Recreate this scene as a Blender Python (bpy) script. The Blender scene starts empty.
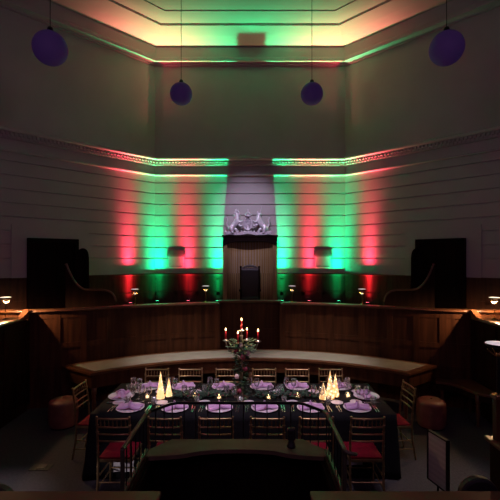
import bpy, math, random
from mathutils import Vector, Matrix
random.seed(7)
PI = math.pi
sc = bpy.context.scene
COL = sc.collection
R = math.radians

# ------------------------------------------------------------------ mesh builder
class MB:
    def __init__(s): s.v = []; s.f = []; s.sm = []
    def add(s, vs, fs, smooth=False):
        o = len(s.v); s.v += [tuple(v) for v in vs]
        for f in fs: s.f.append(tuple(i + o for i in f)); s.sm.append(smooth)
        return s
    def box(s, x0, x1, y0, y1, z0, z1, M=None):
        vs = [Vector((x, y, z)) for z in (z0, z1) for y in (y0, y1) for x in (x0, x1)]
        if M: vs = [M @ v for v in vs]
        return s.add(vs, [(0,2,3,1),(4,5,7,6),(0,1,5,4),(2,6,7,3),(0,4,6,2),(1,3,7,5)])
    def tube(s, pts, r, n=8, cap=True, smooth=True):
        pts = [Vector(p) for p in pts]
        if not isinstance(r, (list, tuple)): r = [r] * len(pts)
        rings = []; ref = None
        for i, p in enumerate(pts):
            d = (pts[min(i+1, len(pts)-1)] - pts[max(i-1, 0)])
            if d.length < 1e-9: d = Vector((0,0,1))
            d.normalize()
            if ref is None:
                ref = Vector((1,0,0)) if abs(d.x) < .8 else Vector((0,1,0))
            a = (ref - d * ref.dot(d)).normalized(); b = d.cross(a); ref = a
            rings.append([p + (a*math.cos(2*PI*k/n) + b*math.sin(2*PI*k/n)) * r[i] for k in range(n)])
        vs = [v for ring in rings for v in ring]; fs = []
        for i in range(len(pts)-1):
            for k in range(n):
                k2 = (k+1) % n
                fs.append((i*n+k, i*n+k2, (i+1)*n+k2, (i+1)*n+k))
        s.add(vs, fs, smooth)
        if cap:
            s.add(rings[0], [tuple(range(n))[::-1]]); s.add(rings[-1], [tuple(range(n))])
        return s
    def lathe(s, prof, c=(0,0,0), n=20, M=None, smooth=True, sx=1, sy=1):
        c = Vector(c); vs = []; fs = []
        for (r, z) in prof:
            for k in range(n):
                v = Vector((r*sx*math.cos(2*PI*k/n), r*sy*math.sin(2*PI*k/n), z))
                if M: v = M @ v
                vs.append(v + c)
        m = len(prof)
        for i in range(m-1):
            for k in range(n):
                k2 = (k+1) % n
                fs.append((i*n+k, i*n+k2, (i+1)*n+k2, (i+1)*n+k))
        if prof[0][0] > 1e-6: fs.append(tuple(range(n))[::-1])
        if prof[-1][0] > 1e-6: fs.append(tuple((m-1)*n+k for k in range(n)))
        return s.add(vs, fs, smooth)
    def ball(s, c, r, n=12, m=8, sx=1, sy=1, sz=1):
        prof = [(max(1e-7, math.sin(PI*i/m))*r, -math.cos(PI*i/m)*r*sz) for i in range(m+1)]
        prof[0] = (0, prof[0][1]); prof[-1] = (0, prof[-1][1])
        return s.lathe(prof, c, n, sx=sx, sy=sy)
    def prism(s, poly, z0, z1):
        n = len(poly)
        vs = [(x, y, z0) for x, y in poly] + [(x, y, z1) for x, y in poly]
        fs = [tuple(range(n))[::-1], tuple(range(n, 2*n))]
        for k in range(n): k2 = (k+1) % n; fs.append((k, k2, n+k2, n+k))
        return s.add(vs, fs)
    def sweep(s, path, prof, closed=True, smooth=False):
        """path: xy points; prof: (offset to the right of travel, height)"""
        P = [Vector(p) for p in path]; nrm = []
        for i in range(len(P)):
            ns = []
            if i > 0: d = (P[i]-P[i-1]).normalized(); ns.append(Vector((d.y, -d.x)))
            if i < len(P)-1: d = (P[i+1]-P[i]).normalized(); ns.append(Vector((d.y, -d.x)))
            if len(ns) == 2:
                m = (ns[0]+ns[1]).normalized(); nrm.append(m / max(.25, m.dot(ns[0])))
            else: nrm.append(ns[0])
        m = len(prof); vs = []; fs = []
        for p, nn in zip(P, nrm):
            for (o, z) in prof: q = p + nn*o; vs.append((q.x, q.y, z))
        rng = range(m) if closed else range(m-1)
        for i in range(len(P)-1):
            for k in rng:
                k2 = (k+1) % m
                fs.append((i*m+k, (i+1)*m+k, (i+1)*m+k2, i*m+k2))
        if closed:
            fs.append(tuple(range(m))); fs.append(tuple((len(P)-1)*m + k for k in range(m))[::-1])
        return s.add(vs, fs, smooth)
    def build(s, name, mat, parent=None, bevel=0, loc=None, rot=None, subsurf=0, fixn=True):
        me = bpy.data.meshes.new(name); me.from_pydata(s.v, [], s.f)
        me.polygons.foreach_set('use_smooth', s.sm); me.update()
        if fixn:
            import bmesh
            bm = bmesh.new(); bm.from_mesh(me); bmesh.ops.recalc_face_normals(bm, faces=bm.faces); bm.to_mesh(me); bm.free()
        o = bpy.data.objects.new(name, me); COL.objects.link(o)
        if mat: me.materials.append(mat)
        if parent: o.parent = parent
        if loc: o.location = loc
        if rot: o.rotation_euler = rot
        if bevel:
            b = o.modifiers.new('bevel', 'BEVEL'); b.width = bevel; b.segments = 2; b.limit_method = 'ANGLE'
        if subsurf:
            b = o.modifiers.new('sub', 'SUBSURF'); b.levels = subsurf; b.render_levels = subsurf
        return o

def tag(o, label, cat, group=None):
    o['label'] = label; o['category'] = cat
    if group: o['group'] = group
    return o
def struct(o): o['kind'] = 'structure'; return o
def thing(name, label, cat, loc=(0,0,0), rz=0, group=None):
    o = bpy.data.objects.new(name, None); COL.objects.link(o); o.empty_display_size = .05
    o.location = loc; o.rotation_euler = (0,0,rz)
    return tag(o, label, cat, group)
def copy_tree(o, parent=None):
    c = o.copy(); COL.objects.link(c); c.parent = parent
    for ch in list(o.children): copy_tree(ch, c)
    return c
def place(proto, used, loc, rz, label):
    o = copy_tree(proto) if used else proto
    o.location = loc; o.rotation_euler = (0,0,rz); o['label'] = label
    return o

# ------------------------------------------------------------------ materials
def mat(name, col, rough=.5, metal=0, spec=.5, noise=None, bump=0, **kw):
    """noise = (scale xyz, second colour, detail)"""
    m = bpy.data.materials.new(name); m.use_nodes = True
    nt = m.node_tree; b = nt.nodes['Principled BSDF']
    b.inputs['Base Color'].default_value = (*col, 1); b.inputs['Roughness'].default_value = rough
    b.inputs['Metallic'].default_value = metal; b.inputs['Specular IOR Level'].default_value = spec
    for k, v in kw.items(): b.inputs[k.replace('_', ' ')].default_value = v
    if noise:
        sc_, c2, det = noise
        tc = nt.nodes.new('ShaderNodeTexCoord'); mp = nt.nodes.new('ShaderNodeMapping'); mp.inputs['Scale'].default_value = sc_
        nz = nt.nodes.new('ShaderNodeTexNoise'); nz.inputs['Scale'].default_value = 1; nz.inputs['Detail'].default_value = det
        rp = nt.nodes.new('ShaderNodeValToRGB')
        rp.color_ramp.elements[0].position = .32; rp.color_ramp.elements[1].position = .68
        rp.color_ramp.elements[0].color = (*col, 1); rp.color_ramp.elements[1].color = (*c2, 1)
        L = nt.links
        L.new(tc.outputs['Object'], mp.inputs['Vector']); L.new(mp.outputs[0], nz.inputs['Vector'])
        L.new(nz.outputs['Fac'], rp.inputs[0]); L.new(rp.outputs[0], b.inputs['Base Color'])
        if bump:
            bp = nt.nodes.new('ShaderNodeBump'); bp.inputs['Strength'].default_value = bump; bp.inputs['Distance'].default_value = .01
            L.new(nz.outputs['Fac'], bp.inputs['Height']); L.new(bp.outputs[0], b.inputs['Normal'])
    return m
def emit(name, col, strength, base=(.1,.1,.1)):
    m = mat(name, base, .4); b = m.node_tree.nodes['Principled BSDF']
    b.inputs['Emission Color'].default_value = (*col, 1); b.inputs['Emission Strength'].default_value = strength
    return m

M = {}
M['plaster'] = mat('plaster', (.40,.38,.37), .75, noise=((1.5,1.5,1.5), (.44,.42,.41), 5), bump=.04)
M['ceiling'] = mat('ceiling_plaster', (.35,.335,.32), .8, noise=((1,1,1), (.38,.365,.35), 4))
M['wood'] = mat('mahogany_panelling', (.034,.011,.0045), .5, spec=.2, noise=((14,14,1.1), (.085,.030,.012), 6), bump=.05)
M['wainscot'] = mat('red_brown_wainscot', (.036,.013,.007), .4, spec=.35, noise=((14,14,1.1), (.080,.028,.013), 6), bump=.05)
M['wood_rail'] = mat('mahogany_rail', (.075,.026,.011), .36, noise=((5,5,5), (.13,.052,.022), 5))
M['wood_dark'] = mat('dark_stained_wood', (.012,.005,.0035), .65, spec=.06, noise=((12,12,1.2), (.028,.011,.007), 5))
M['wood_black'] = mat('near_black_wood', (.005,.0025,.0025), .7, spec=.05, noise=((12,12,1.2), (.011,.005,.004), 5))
M['niche'] = mat('oak_boards', (.24,.15,.055), .5, noise=((16,16,.8), (.40,.27,.115), 6), bump=.05)
M['ledge'] = mat('worn_oak_ledge', (.080,.055,.033), .55, spec=.3, noise=((3,9,3), (.125,.088,.055), 5))
M['floor'] = mat('charcoal_carpet', (.040,.036,.039), .9, spec=.2, noise=((40,40,40), (.062,.056,.060), 6), bump=.2)
M['leather_top'] = mat('grey_green_leather', (.24,.225,.20), .42, noise=((6,6,6), (.30,.28,.25), 6), bump=.03)
M['tan'] = mat('tan_leather', (.17,.058,.040), .45, noise=((9,9,9), (.23,.085,.058), 5), bump=.06)
M['throne'] = mat('black_leather', (.012,.010,.011), .45)
M['gold'] = mat('antique_gold_paint', (.26,.17,.08), .28, metal=.8, noise=((20,20,20), (.40,.27,.13), 4))
M['brass'] = mat('brass', (.75,.50,.20), .25, metal=1)
M['red'] = mat('red_velvet', (.13,.002,.011), .85, spec=.12, noise=((30,30,30), (.18,.004,.016), 4), bump=.1)
M['cloth'] = mat('black_cloth', (.006,.006,.007), .9, spec=.15, noise=((90,90,90), (.010,.010,.012), 3))
M['light_patch_white'] = mat('light_patch_white', (.72,.68,.70), .8, noise=((60,60,60), (.78,.74,.76), 3))
M['napkin'] = mat('lilac_napkin', (.50,.29,.52), .8, noise=((50,50,50), (.58,.36,.60), 3), bump=.1)
M['charger'] = mat('pale_lilac_charger', (.72,.60,.70), .2, noise=((8,8,8), (.80,.68,.78), 3))
M['steel'] = mat('polished_steel', (.8,.79,.77), .18, metal=1)
M['silver'] = mat('tarnished_silver', (.55,.50,.45), .3, metal=1)
M['iron'] = mat('black_iron', (.012,.012,.014), .4, metal=.6)
M['rail_paint'] = mat('bronzed_handrail', (.075,.075,.05), .35, metal=.5, noise=((8,8,8), (.11,.105,.07), 4))
M['black'] = mat('black_plastic', (.010,.010,.011), .5)
M['stone'] = mat('silver_grey_carving', (.52,.50,.54), .35, metal=.15, noise=((25,25,25), (.78,.75,.80), 5), bump=.2)
M['leaf'] = mat('eucalyptus_leaf', (.035,.075,.030), .5, noise=((18,18,18), (.075,.13,.05), 4))
M['leaf2'] = mat('dark_pine', (.012,.035,.022), .6, noise=((18,18,18), (.03,.07,.04), 4))
M['rose'] = mat('pale_rose', (.72,.50,.46), .7, noise=((40,40,40), (.80,.60,.55), 3))
M['wine_rose'] = mat('burgundy_rose', (.16,.012,.03), .6, noise=((40,40,40), (.26,.02,.05), 3))
M['wax'] = mat('red_wax', (.50,.012,.025), .35, Subsurface_Weight=.15)
M['white'] = mat('white_card', (.60,.58,.60), .6)
M['sconce_glass'] = mat('frosted_panel', (.62,.56,.58), .45)
M['lead'] = mat('dark_metal_cover', (.22,.17,.17), .5)
M['flame'] = emit('candle_flame', (1,.60,.24), 9)
M['bulb'] = emit('warm_diffuser', (1,.80,.56), 1.5, (.8,.75,.7))
M['bulb_dim'] = emit('white_diffuser', (1,.82,.88), .55, (.8,.75,.75))
M['tea'] = emit('tea_light_glass', (1,.62,.28), 5, (.7,.6,.5))
M['lens_red'] = emit('red_lens', (1,.12,.2), 5)
M['lens_green'] = emit('green_lens', (.05,1,.4), 5)
def glass():
    m = bpy.data.materials.new('thin_glass'); m.use_nodes = True; nt = m.node_tree; nt.nodes.clear(); L = nt.links
    out = nt.nodes.new('ShaderNodeOutputMaterial'); tr = nt.nodes.new('ShaderNodeBsdfTransparent'); gl = nt.nodes.new('ShaderNodeBsdfGlossy')
    tr.inputs[0].default_value = (.95,.95,.97,1); gl.inputs['Roughness'].default_value = .12
    df = nt.nodes.new('ShaderNodeBsdfTranslucent'); df.inputs[0].default_value = (.8,.8,.85,1)
    lw = nt.nodes.new('ShaderNodeLayerWeight'); lw.inputs[0].default_value = .35
    m0 = nt.nodes.new('ShaderNodeMixShader'); m0.inputs[0].default_value = .25; L.new(gl.outputs[0], m0.inputs[1]); L.new(df.outputs[0], m0.inputs[2])
    mx = nt.nodes.new('ShaderNodeMixShader'); L.new(lw.outputs['Facing'], mx.inputs[0]); L.new(tr.outputs[0], mx.inputs[1]); L.new(m0.outputs[0], mx.inputs[2]); L.new(mx.outputs[0], out.inputs[0])
    return m
M['glass'] = glass()
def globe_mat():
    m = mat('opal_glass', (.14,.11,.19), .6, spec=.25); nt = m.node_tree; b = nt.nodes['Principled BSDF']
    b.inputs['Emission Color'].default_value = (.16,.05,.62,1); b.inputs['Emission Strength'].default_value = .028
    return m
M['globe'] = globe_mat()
def tree_mat(name, strength, lo, hi, scale, base_boost=True):
    m = mat(name, (.6,.5,.35), .25); nt = m.node_tree; b = nt.nodes['Principled BSDF']; L = nt.links
    tc = nt.nodes.new('ShaderNodeTexCoord'); vo = nt.nodes.new('ShaderNodeTexVoronoi'); vo.inputs['Scale'].default_value = scale
    rp = nt.nodes.new('ShaderNodeValToRGB')
    rp.color_ramp.elements[0].position = .05; rp.color_ramp.elements[0].color = (*hi, 1)
    rp.color_ramp.elements[1].position = .55; rp.color_ramp.elements[1].color = (*lo, 1)
    L.new(tc.outputs['Object'], vo.inputs['Vector']); L.new(vo.outputs['Distance'], rp.inputs[0])
    L.new(rp.outputs[0], b.inputs['Emission Color']); b.inputs['Emission Strength'].default_value = strength
    return m
M['tree_wax'] = tree_mat('glowing_tree_glass', 1.7, (.70,.38,.12), (1,.82,.5), 26)
M['tree_glass'] = tree_mat('fairy_lit_tree_glass', 3.0, (.28,.13,.03), (1,.80,.45), 34)
def sign_mat():
    m = mat('printed_notice', (.50,.47,.49), .5); nt = m.node_tree; b = nt.nodes['Principled BSDF']; L = nt.links
    tc = nt.nodes.new('ShaderNodeTexCoord'); wv = nt.nodes.new('ShaderNodeTexWave'); wv.bands_direction = 'Z'
    wv.inputs['Scale'].default_value = 5.5; wv.inputs['Distortion'].default_value = .3
    rp = nt.nodes.new('ShaderNodeValToRGB'); rp.color_ramp.elements[0].color = (.40,.37,.39,1); rp.color_ramp.elements[1].color = (.47,.44,.455,1)
    L.new(tc.outputs['Object'], wv.inputs['Vector']); L.new(wv.outputs['Fac'], rp.inputs[0]); L.new(rp.outputs[0], b.inputs['Base Color'])
    return m
M['notice'] = sign_mat()

# ------------------------------------------------------------------ the octagonal hall
A, CZ, T = 5.77, 4.23, math.tan(PI/8)
def corner(k, i=0):
    a = A - i
    return [(-a, CZ-a*T), (-a, CZ+a*T), (-a*T, CZ+a), (a*T, CZ+a), (a, CZ+a*T), (a, CZ-a*T)][k]
FLOOR_UP = 1.0
mb = MB(); mb.prism([(-5.9,-1.6),(5.9,-1.6),(5.9,10.1),(-5.9,10.1)], -.1, 0)
struct(mb.build('floor', M['floor']))

def wall_profile():
    p = [(-.25, 0), (0, 0)]
    h = 2.55
    for k in range(8):
        z = 2.55 + .27*k
        p += [(0, z-.013), (-.028, z-.009), (-.028, z+.009), (0, z+.013)]
    p += [(0, 8.2), (-.25, 8.2)]
    return p
for nm, ks in (('wall_left',(1,2)), ('wall_back',(2,3)), ('wall_right',(3,4)), ('wall_west',(0,1)), ('wall_east',(4,5))):
    pts = [corner(k) for k in ks]
    # mitred ends: sweep the two corners using both inset rings
    mb = MB(); pr = wall_profile(); vs = []; fs = []; m = len(pr)
    for k in ks:
        for (o, z) in pr: x, y = corner(k, o); vs.append((x, y, z))
    for q in range(m): q2 = (q+1) % m; fs.append((q, m+q, m+q2, q2))
    fs.append(tuple(range(m))); fs.append(tuple(range(m, 2*m))[::-1])
    mb.add(vs, fs)
    struct(mb.build(nm, M['plaster']))
octpath = [corner(k) for k in range(6)]

# string course: fillet, frieze, dentils, cap
mb = MB()
mb.sweep(octpath, [(-.02,4.615),(.055,4.615),(.06,4.64),(.03,4.655),(-.02,4.655)])
mb.sweep(octpath, [(-.02,4.865),(.06,4.865),(.06,4.99),(-.02,4.99)])
mb.sweep(octpath, [(-.02,4.985),(.12,4.985),(.14,5.01),(.14,5.045),(.10,5.075),(-.02,5.085)])
for k in range(5):
    p, q = Vector(corner(k,.0)), Vector(corner(k+1,.0)); d = (q-p); Ln = d.length; d.normalize(); n = Vector((d.y,-d.x))
    cnt = int(Ln/.078)
    for j in range(cnt):
        c = p + d*((j+.5)*Ln/cnt)
        # small lozenge shaped dentils in two staggered rows
        for (off, z0, z1, pr_) in ((0, 4.875, 4.925, .09), (.5, 4.93, 4.98, .115)):
            cc = c + d*(off*Ln/cnt)
            if off and j == cnt-1: continue
            Mx = Matrix(((d.x, n.x, 0, cc.x), (d.y, n.y, 0, cc.y), (0,0,1,0), (0,0,0,1)))
            mb.box(-.021, .021, .04, pr_, z0, z1, Mx)
struct(mb.build('trim_1', M['plaster']))

# cornice lip and fascia
mb = MB()
mb.sweep(octpath, [(-.02,7.37),(.05,7.37),(.05,7.40),(.10,7.42),(.165,7.425),(.165,7.47),(.15,7.52),(.12,7.54),(.12,7.83),(-.02,7.83)])
struct(mb.build('trim_2', M['plaster']))

# ceiling with two sunk octagonal frames
def oct_full(i):
    a = A - i
    return [(-a,CZ-a*T),(-a,CZ+a*T),(-a*T,CZ+a),(a*T,CZ+a),(a,CZ+a*T),(a,CZ-a*T),(a*T,CZ-a),(-a*T,CZ-a)]
rings = [(-.1,7.80),(.12,7.80),(.50,7.86),(.79,7.93),(.80,7.93),(.80,7.985),(1.24,7.985),(1.25,7.985),(1.25,8.015),(1.6,8.02),(5.0,8.02)]
mb = MB(); vs = []; fs = []
for (i, z) in rings: vs += [(x, y, z) for x, y in oct_full(i)]
for q in range(len(rings)-1):
    for k in range(8): k2 = (k+1) % 8; fs.append((q*8+k, q*8+k2, (q+1)*8+k2, (q+1)*8+k))
fs.append(tuple((len(rings)-1)*8+k for k in range(8)))
top = len(vs); vs += [(x, y, 8.3) for x, y in oct_full(-.1)]
for k in range(8): k2 = (k+1) % 8; fs.append((k, k2, top+k2, top+k))
fs.append(tuple(top+k for k in range(8)))
mb.add(vs, fs); struct(mb.build('ceiling', M['ceiling']))

# wainscot on the three far walls (and the two sides)
def along(path, step):
    out = []
    for k in range(len(path)-1):
        p, q = Vector(path[k]), Vector(path[k+1]); L = (q-p).length; n = max(1, round(L/step)); d = (q-p)/L
        for j in range(n+1):
            out.append((p + d*(L*j/n), d))
    return out
def stiles(mb, path, step, h0, h1, o0, o1, w):
    for p, d in along(path, step):
        n = Vector((d.y,-d.x)); Mx = Matrix(((d.x, n.x, 0, p.x), (d.y, n.y, 0, p.y), (0,0,1,0), (0,0,0,1)))
        mb.box(-w/2, w/2, o0, o1, h0, h1, Mx)
mb = MB()
mb.sweep(octpath, [(-.02,1.0),(.008,1.0),(.008,2.13),(-.02,2.13)])
for (z0, z1) in ((1.0,1.14),(1.62,1.71),(2.02,2.12)):
    mb.sweep(octpath, [(.005,z0),(.018,z0),(.018,z1),(.005,z1)])
mb.sweep(octpath, [(-.02,2.12),(.026,2.12),(.030,2.15),(.02,2.175),(-.02,2.175)])
stiles(mb, octpath, .52, 1.1, 2.05, .005, .018, .09)
struct(mb.build('trim_3', M['wainscot']))

# raised floor behind the curved parapet, with a plinth along the far wall
CY, RP = 3.24, 4.76
def arc(r, a0, a1, n):  # angle from +y, positive to the right
    return [(r*math.sin(R(a0+(a1-a0)*k/n)), CY + r*math.cos(R(a0+(a1-a0)*k/n))) for k in range(n+1)]
YS = 6.75
CX = .645
KN = [(.40,7.965),(.70,7.93),(1.05,7.86),(1.40,7.77),(1.75,7.65),(2.10,7.505),(2.40,7.355),(2.70,7.19),(2.95,7.055),(3.20,6.94),(3.48,6.84),(3.80,6.775),(4.2,6.755),(4.7,YS),(5.2,YS),(5.6,YS)]
def ypar(x):
    x = abs(x)
    for (a, b), (c, d) in zip(KN, KN[1:]):
        if a <= x <= c: return b + (d-b)*(x-a)/(c-a)
    return KN[0][1] if x < .4 else YS
half = [(CX, ypar(CX))]
for k in range(len(KN)-1):
    P4 = [Vector(KN[max(0,k-1)]), Vector(KN[k]), Vector(KN[k+1]), Vector(KN[min(len(KN)-1,k+2)])]
    for j in (0, 1):
        u = j/2; q = .5*((2*P4[1])+(P4[2]-P4[0])*u+(2*P4[0]-5*P4[1]+4*P4[2]-P4[3])*u*u+(3*P4[1]-P4[0]-3*P4[2]+P4[3])*u**3)
        if q.x > CX+.05: half.append((q.x, q.y))
half.append(KN[-1])
left_arc = [(-x, y) for x, y in half[::-1]]
mid = [(-CX, 8.27), (CX, 8.27)]
right_arc = half
inner = left_arc + mid + right_arc
mb = MB(); vs = []; fs = []
for (x, y) in inner:
    yo = 10.0 - max(0, abs(x)-2.39)
    for z in (FLOOR_UP-.1, FLOOR_UP): vs += [(x, y+.05, z), (x, max(y+.06, yo), z)]
for k in range(len(inner)-1):
    a, b = 4*k, 4*k+4
    fs += [(a,b,b+1,a+1), (a+2,a+3,b+3,b+2), (a,a+2,b+2,b), (a+1,b+1,b+3,a+3)]
mb.add(vs, fs)
for s in (-1, 1):
    P = [(3.9*s, 1.6), (5.74*s, 1.9), (5.74*s, 6.7), (3.9*s, 6.7)]
    mb.prism(P if s > 0 else P[::-1], FLOOR_UP-.12, FLOOR_UP-.02)
struct(mb.build('floor_upper', M['wood_dark']))
mb = MB(); mb.sweep([corner(k) for k in (1,2,3,4)], [(.04,1.0),(.62,1.0),(.62,1.28),(.60,1.30),(.04,1.30)])
struct(mb.build('trim_4', M['wood_dark']))

# curved panelled parapet (left arc, centre, right arc) as one piece of joinery
RAIL = 1.68
def panelled(mb, path, h1, step, base=0.0):
    mb.sweep(path, [(-.05,base),(0,base),(0,h1-.05),(-.05,h1-.05)])
    for (z0, z1) in ((base, base+.16), (base+.62, base+.70), (base+1.0, base+1.09), (h1-.16, h1-.04)):
        mb.sweep(path, [(-.005,z0),(.011,z0),(.011,z1),(-.005,z1)])
def arc_stiles(mb, pts, every, h0, h1, w=.10):
    for k in range(0, len(pts), every):
        a, b = Vector(pts[max(0,k-1)]), Vector(pts[min(len(pts)-1,k+1)]); d = (b-a).normalized(); d = d if d.x > 0 else -d; n = Vector((d.y,-d.x)); p = Vector(pts[k])
        Mx = Matrix(((d.x, n.x, 0, p.x), (d.y, n.y, 0, p.y), (0,0,1,0), (0,0,0,1)))
        mb.box(-w/2, w/2, -.004, .013, h0, h1, Mx)
par = thing('curved_parapet', 'long curved dark mahogany panelled parapet wall behind the curved desk', 'parapet')
mb = MB(); panelled(mb, left_arc, RAIL, .5); panelled(mb, mid, RAIL, .5); panelled(mb, right_arc, RAIL, .5)
for s in (-1, 1):
    y0 = ypar(CX); mb.box(s*CX-.03, s*CX+.03, y0-.02, 8.29, 0, RAIL-.04)
for pts in (left_arc[1:][::-1], right_arc[:-1]): arc_stiles(mb, pts if pts is right_arc[:-1] or pts[0][0] > 0 else pts, 3, .1, RAIL-.1)
for x in (-.62,-.21,.21,.62): arc_stiles(mb, [(x,8.27),(x+.001,8.27)], 2, .1, RAIL-.1)
mb.build('panelling', M['wood'], par)
rp = [(-.10,RAIL-.05),(.05,RAIL-.05),(.07,RAIL-.03),(.06,RAIL-.005),(.03,RAIL),(-.10,RAIL)]
for pth in (left_arc, mid, right_arc):
    MB().sweep(pth, rp).build('top_rail', M['wood_rail'], par)

# side parapets
SX, SH = 3.76, 1.58
for s, side in ((-1,'left'), (1,'right')):
    t = thing('side_parapet', f'dark panelled side parapet at the {side} edge with a scrolled rail end', 'parapet')
    pth = [(s*SX, 2.6), (s*SX, YS-.06)] if s < 0 else [(s*SX, YS-.06), (s*SX, 2.6)]
    mb = MB(); panelled(mb, pth, SH, .5); stiles(mb, pth, .55, .1, SH-.08, -.004, .024, .1)
    mb.build('panelling', M['wood_dark'], t)
    MB().sweep(pth, [(-.26,SH-.05),(.03,SH-.05),(.05,SH-.03),(.04,SH-.006),(.01,SH),(-.26,SH)]).build('top_rail', M['wood_rail'], t)
    # upturned scroll at the far end of the rail
    mb = MB(); sec = []
    N = 10
    for k in range(N+1):
        u = k/N; yy = YS-.39+.33*u; zz = SH + .12*u**2.4
        sec.append((yy, zz))
    poly = sec + [(YS-.06, SH-.001), (YS-.39, SH-.001)]
    vs = [(s*SX - s*.05, y, z) for y, z in poly] + [(s*SX + s*.05, y, z) for y, z in poly]; n = len(poly)
    mb.add(vs, [tuple(range(n)), tuple(range(n,2*n))[::-1]] + [(k,(k+1)%n,n+(k+1)%n,n+k) for k in range(n)])
    mb.build('scroll', M['wood_rail'], t)

# doors
for s, side in ((-1,'left'), (1,'right')):
    # canted wall frame: origin on wall, u along wall (left->right), n into the room
    p, q = (Vector(corner(1)), Vector(corner(2))) if s < 0 else (Vector(corner(3)), Vector(corner(4)))
    d = (q-p).normalized(); n = Vector((d.y,-d.x))
    near = Vector((s*A*T, CZ+A)); dirn = Vector((s*math.sqrt(.5), -math.sqrt(.5)))
    c = near + dirn*((1.72)*math.sqrt(2))
    if s > 0: c = near + dirn*((1.63)*math.sqrt(2))
    Mx = Matrix(((d.x, n.x, 0, c.x), (d.y, n.y, 0, c.y), (0,0,1,0), (0,0,0,1)))
    w, h0, h1 = .49, 1.0, 2.96
    mb = MB(); mb.box(-w+.07, w-.07, .06, .10, h0, h1-.07, Mx)
    for (zz0, zz1) in ((1.15,1.75),(1.9,2.75)):
        for (u0, u1) in ((-w+.16,-.05),(.05,w-.16)): mb.box(u0, u1, .095, .115, zz0, zz1, Mx)
    o = struct(mb.build('door_1' if s < 0 else 'door_2', M['wood_black']))
    mb = MB(); mb.box(-w, -w+.08, .0, .14, h0, h1, Mx); mb.box(w-.08, w, .0, .14, h0, h1, Mx); mb.box(-w, w, .0, .14, h1-.08, h1, Mx)
    mb.build('door_frame', M['wood_black'], o)
    mb = MB(); mb.ball(Mx @ Vector((w-.16, .15, 1.95)), .03); mb.tube([Mx @ Vector((w-.16,.1,1.95)), Mx @ Vector((w-.16,.15,1.95))], .012)
    mb.build('door_knob', M['iron'], o)
    # flat plaster surround
    mb = MB(); mb.box(-w-.27, -w, .0, .022, 2.17, 3.22, Mx); mb.box(w, w+.27, .0, .022, 2.17, 3.22, Mx); mb.box(-w, w, .0, .022, h1, 3.22, Mx)
    struct(mb.build('trim_5' if s < 0 else 'trim_6', M['plaster']))

# swept partitions and rounded screens on the upper level
for s, side in ((-1,'left'), (1,'right')):
    t = thing('swept_partition', f'dark wooden swept partition with curled end before the {side} door', 'partition')
    prof = []
    pts = [(0,2.44),(.08,2.26),(.20,2.07),(.36,1.95),(.58,1.925),(.80,1.92),(.95,1.88),(1.03,1.80),(1.07,1.70)]
    # Catmull-Rom refine
    ref = []
    for k in range(len(pts)-1):
        p0 = Vector(pts[max(0,k-1)]); p1 = Vector(pts[k]); p2 = Vector(pts[k+1]); p3 = Vector(pts[min(len(pts)-1,k+2)])
        for j in range(5):
            u = j/5; ref.append(.5*((2*p1)+(p2-p0)*u+(2*p0-5*p1+4*p2-p3)*u*u+(3*p1-p0-3*p2+p3)*u**3))
    ref.append(Vector(pts[-1]))
    bx, by = s*3.56, 7.70; ex, ey = s*2.58, 7.78
    dv = Vector((ex-bx, ey-by)).normalized(); nv = Vector((dv.y, -dv.x))
    def W(u, o, z): q = Vector((bx,by)) + dv*u*.88 + nv*o; return (q.x, q.y, z)
    poly = [(r.x, r.y) for r in ref] + [(1.07,1.0),(0,1.0)]; nn = len(poly)
    mb = MB(); mb.add([W(u,-.03,z) for u,z in poly] + [W(u,.03,z) for u,z in poly], [tuple(range(nn)), tuple(range(nn,2*nn))[::-1]] + [(k,(k+1)%nn,nn+(k+1)%nn,nn+k) for k in range(nn)])
    mb.build('panel', M['wood_dark'], t)
    mb = MB(); mb.tube([W(r.x,0,r.y+.01) for r in ref], .026, 8); mb.build('capping_rail', M['wood_rail'], t)
    # rounded screen: a curved upright shell with an arched top
    t = thing('rounded_screen', f'tall black round-topped curved screen beside the {side} door', 'screen')
    mb = MB(); vs = []; fs = []; nu, nvv = 14, 12
    for side_o in (0, .04):
        for a in range(nu+1):
            u = a/nu; ang = R(-75 + 150*u); rr = .17 - side_o
            x = s*(3.47 - .05) + rr*math.sin(ang); y = 8.02 + rr*.8*math.cos(ang)
            zt = 2.30 + .46*math.sqrt(max(0, 1-(2*u-1)**2*.92))
            for b in range(nvv+1): vs.append((x, y, 1.0 + (zt-1.0)*b/nvv))
    S = (nu+1)*(nvv+1)
    for a in range(nu):
        for b in range(nvv):
            i = a*(nvv+1)+b; fs.append((i, i+1, i+nvv+2, i+nvv+1)); fs.append((S+i, S+i+nvv+1, S+i+nvv+2, S+i+1))
        i = a*(nvv+1)+nvv; fs.append((i, S+i, S+i+nvv+1, i+nvv+1))
    for a in (0, nu):
        for b in range(nvv): i = a*(nvv+1)+b; fs.append((i, i+1, S+i+1, S+i))
    mb.add(vs, fs, True); mb.build('shell', M['wood_black'], t)
    mb = MB(); mb.box(s*3.42-.22, s*3.42+.22, 7.95, 8.2, 1.0, 1.12); mb.build('base', M['wood_black'], t)

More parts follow.
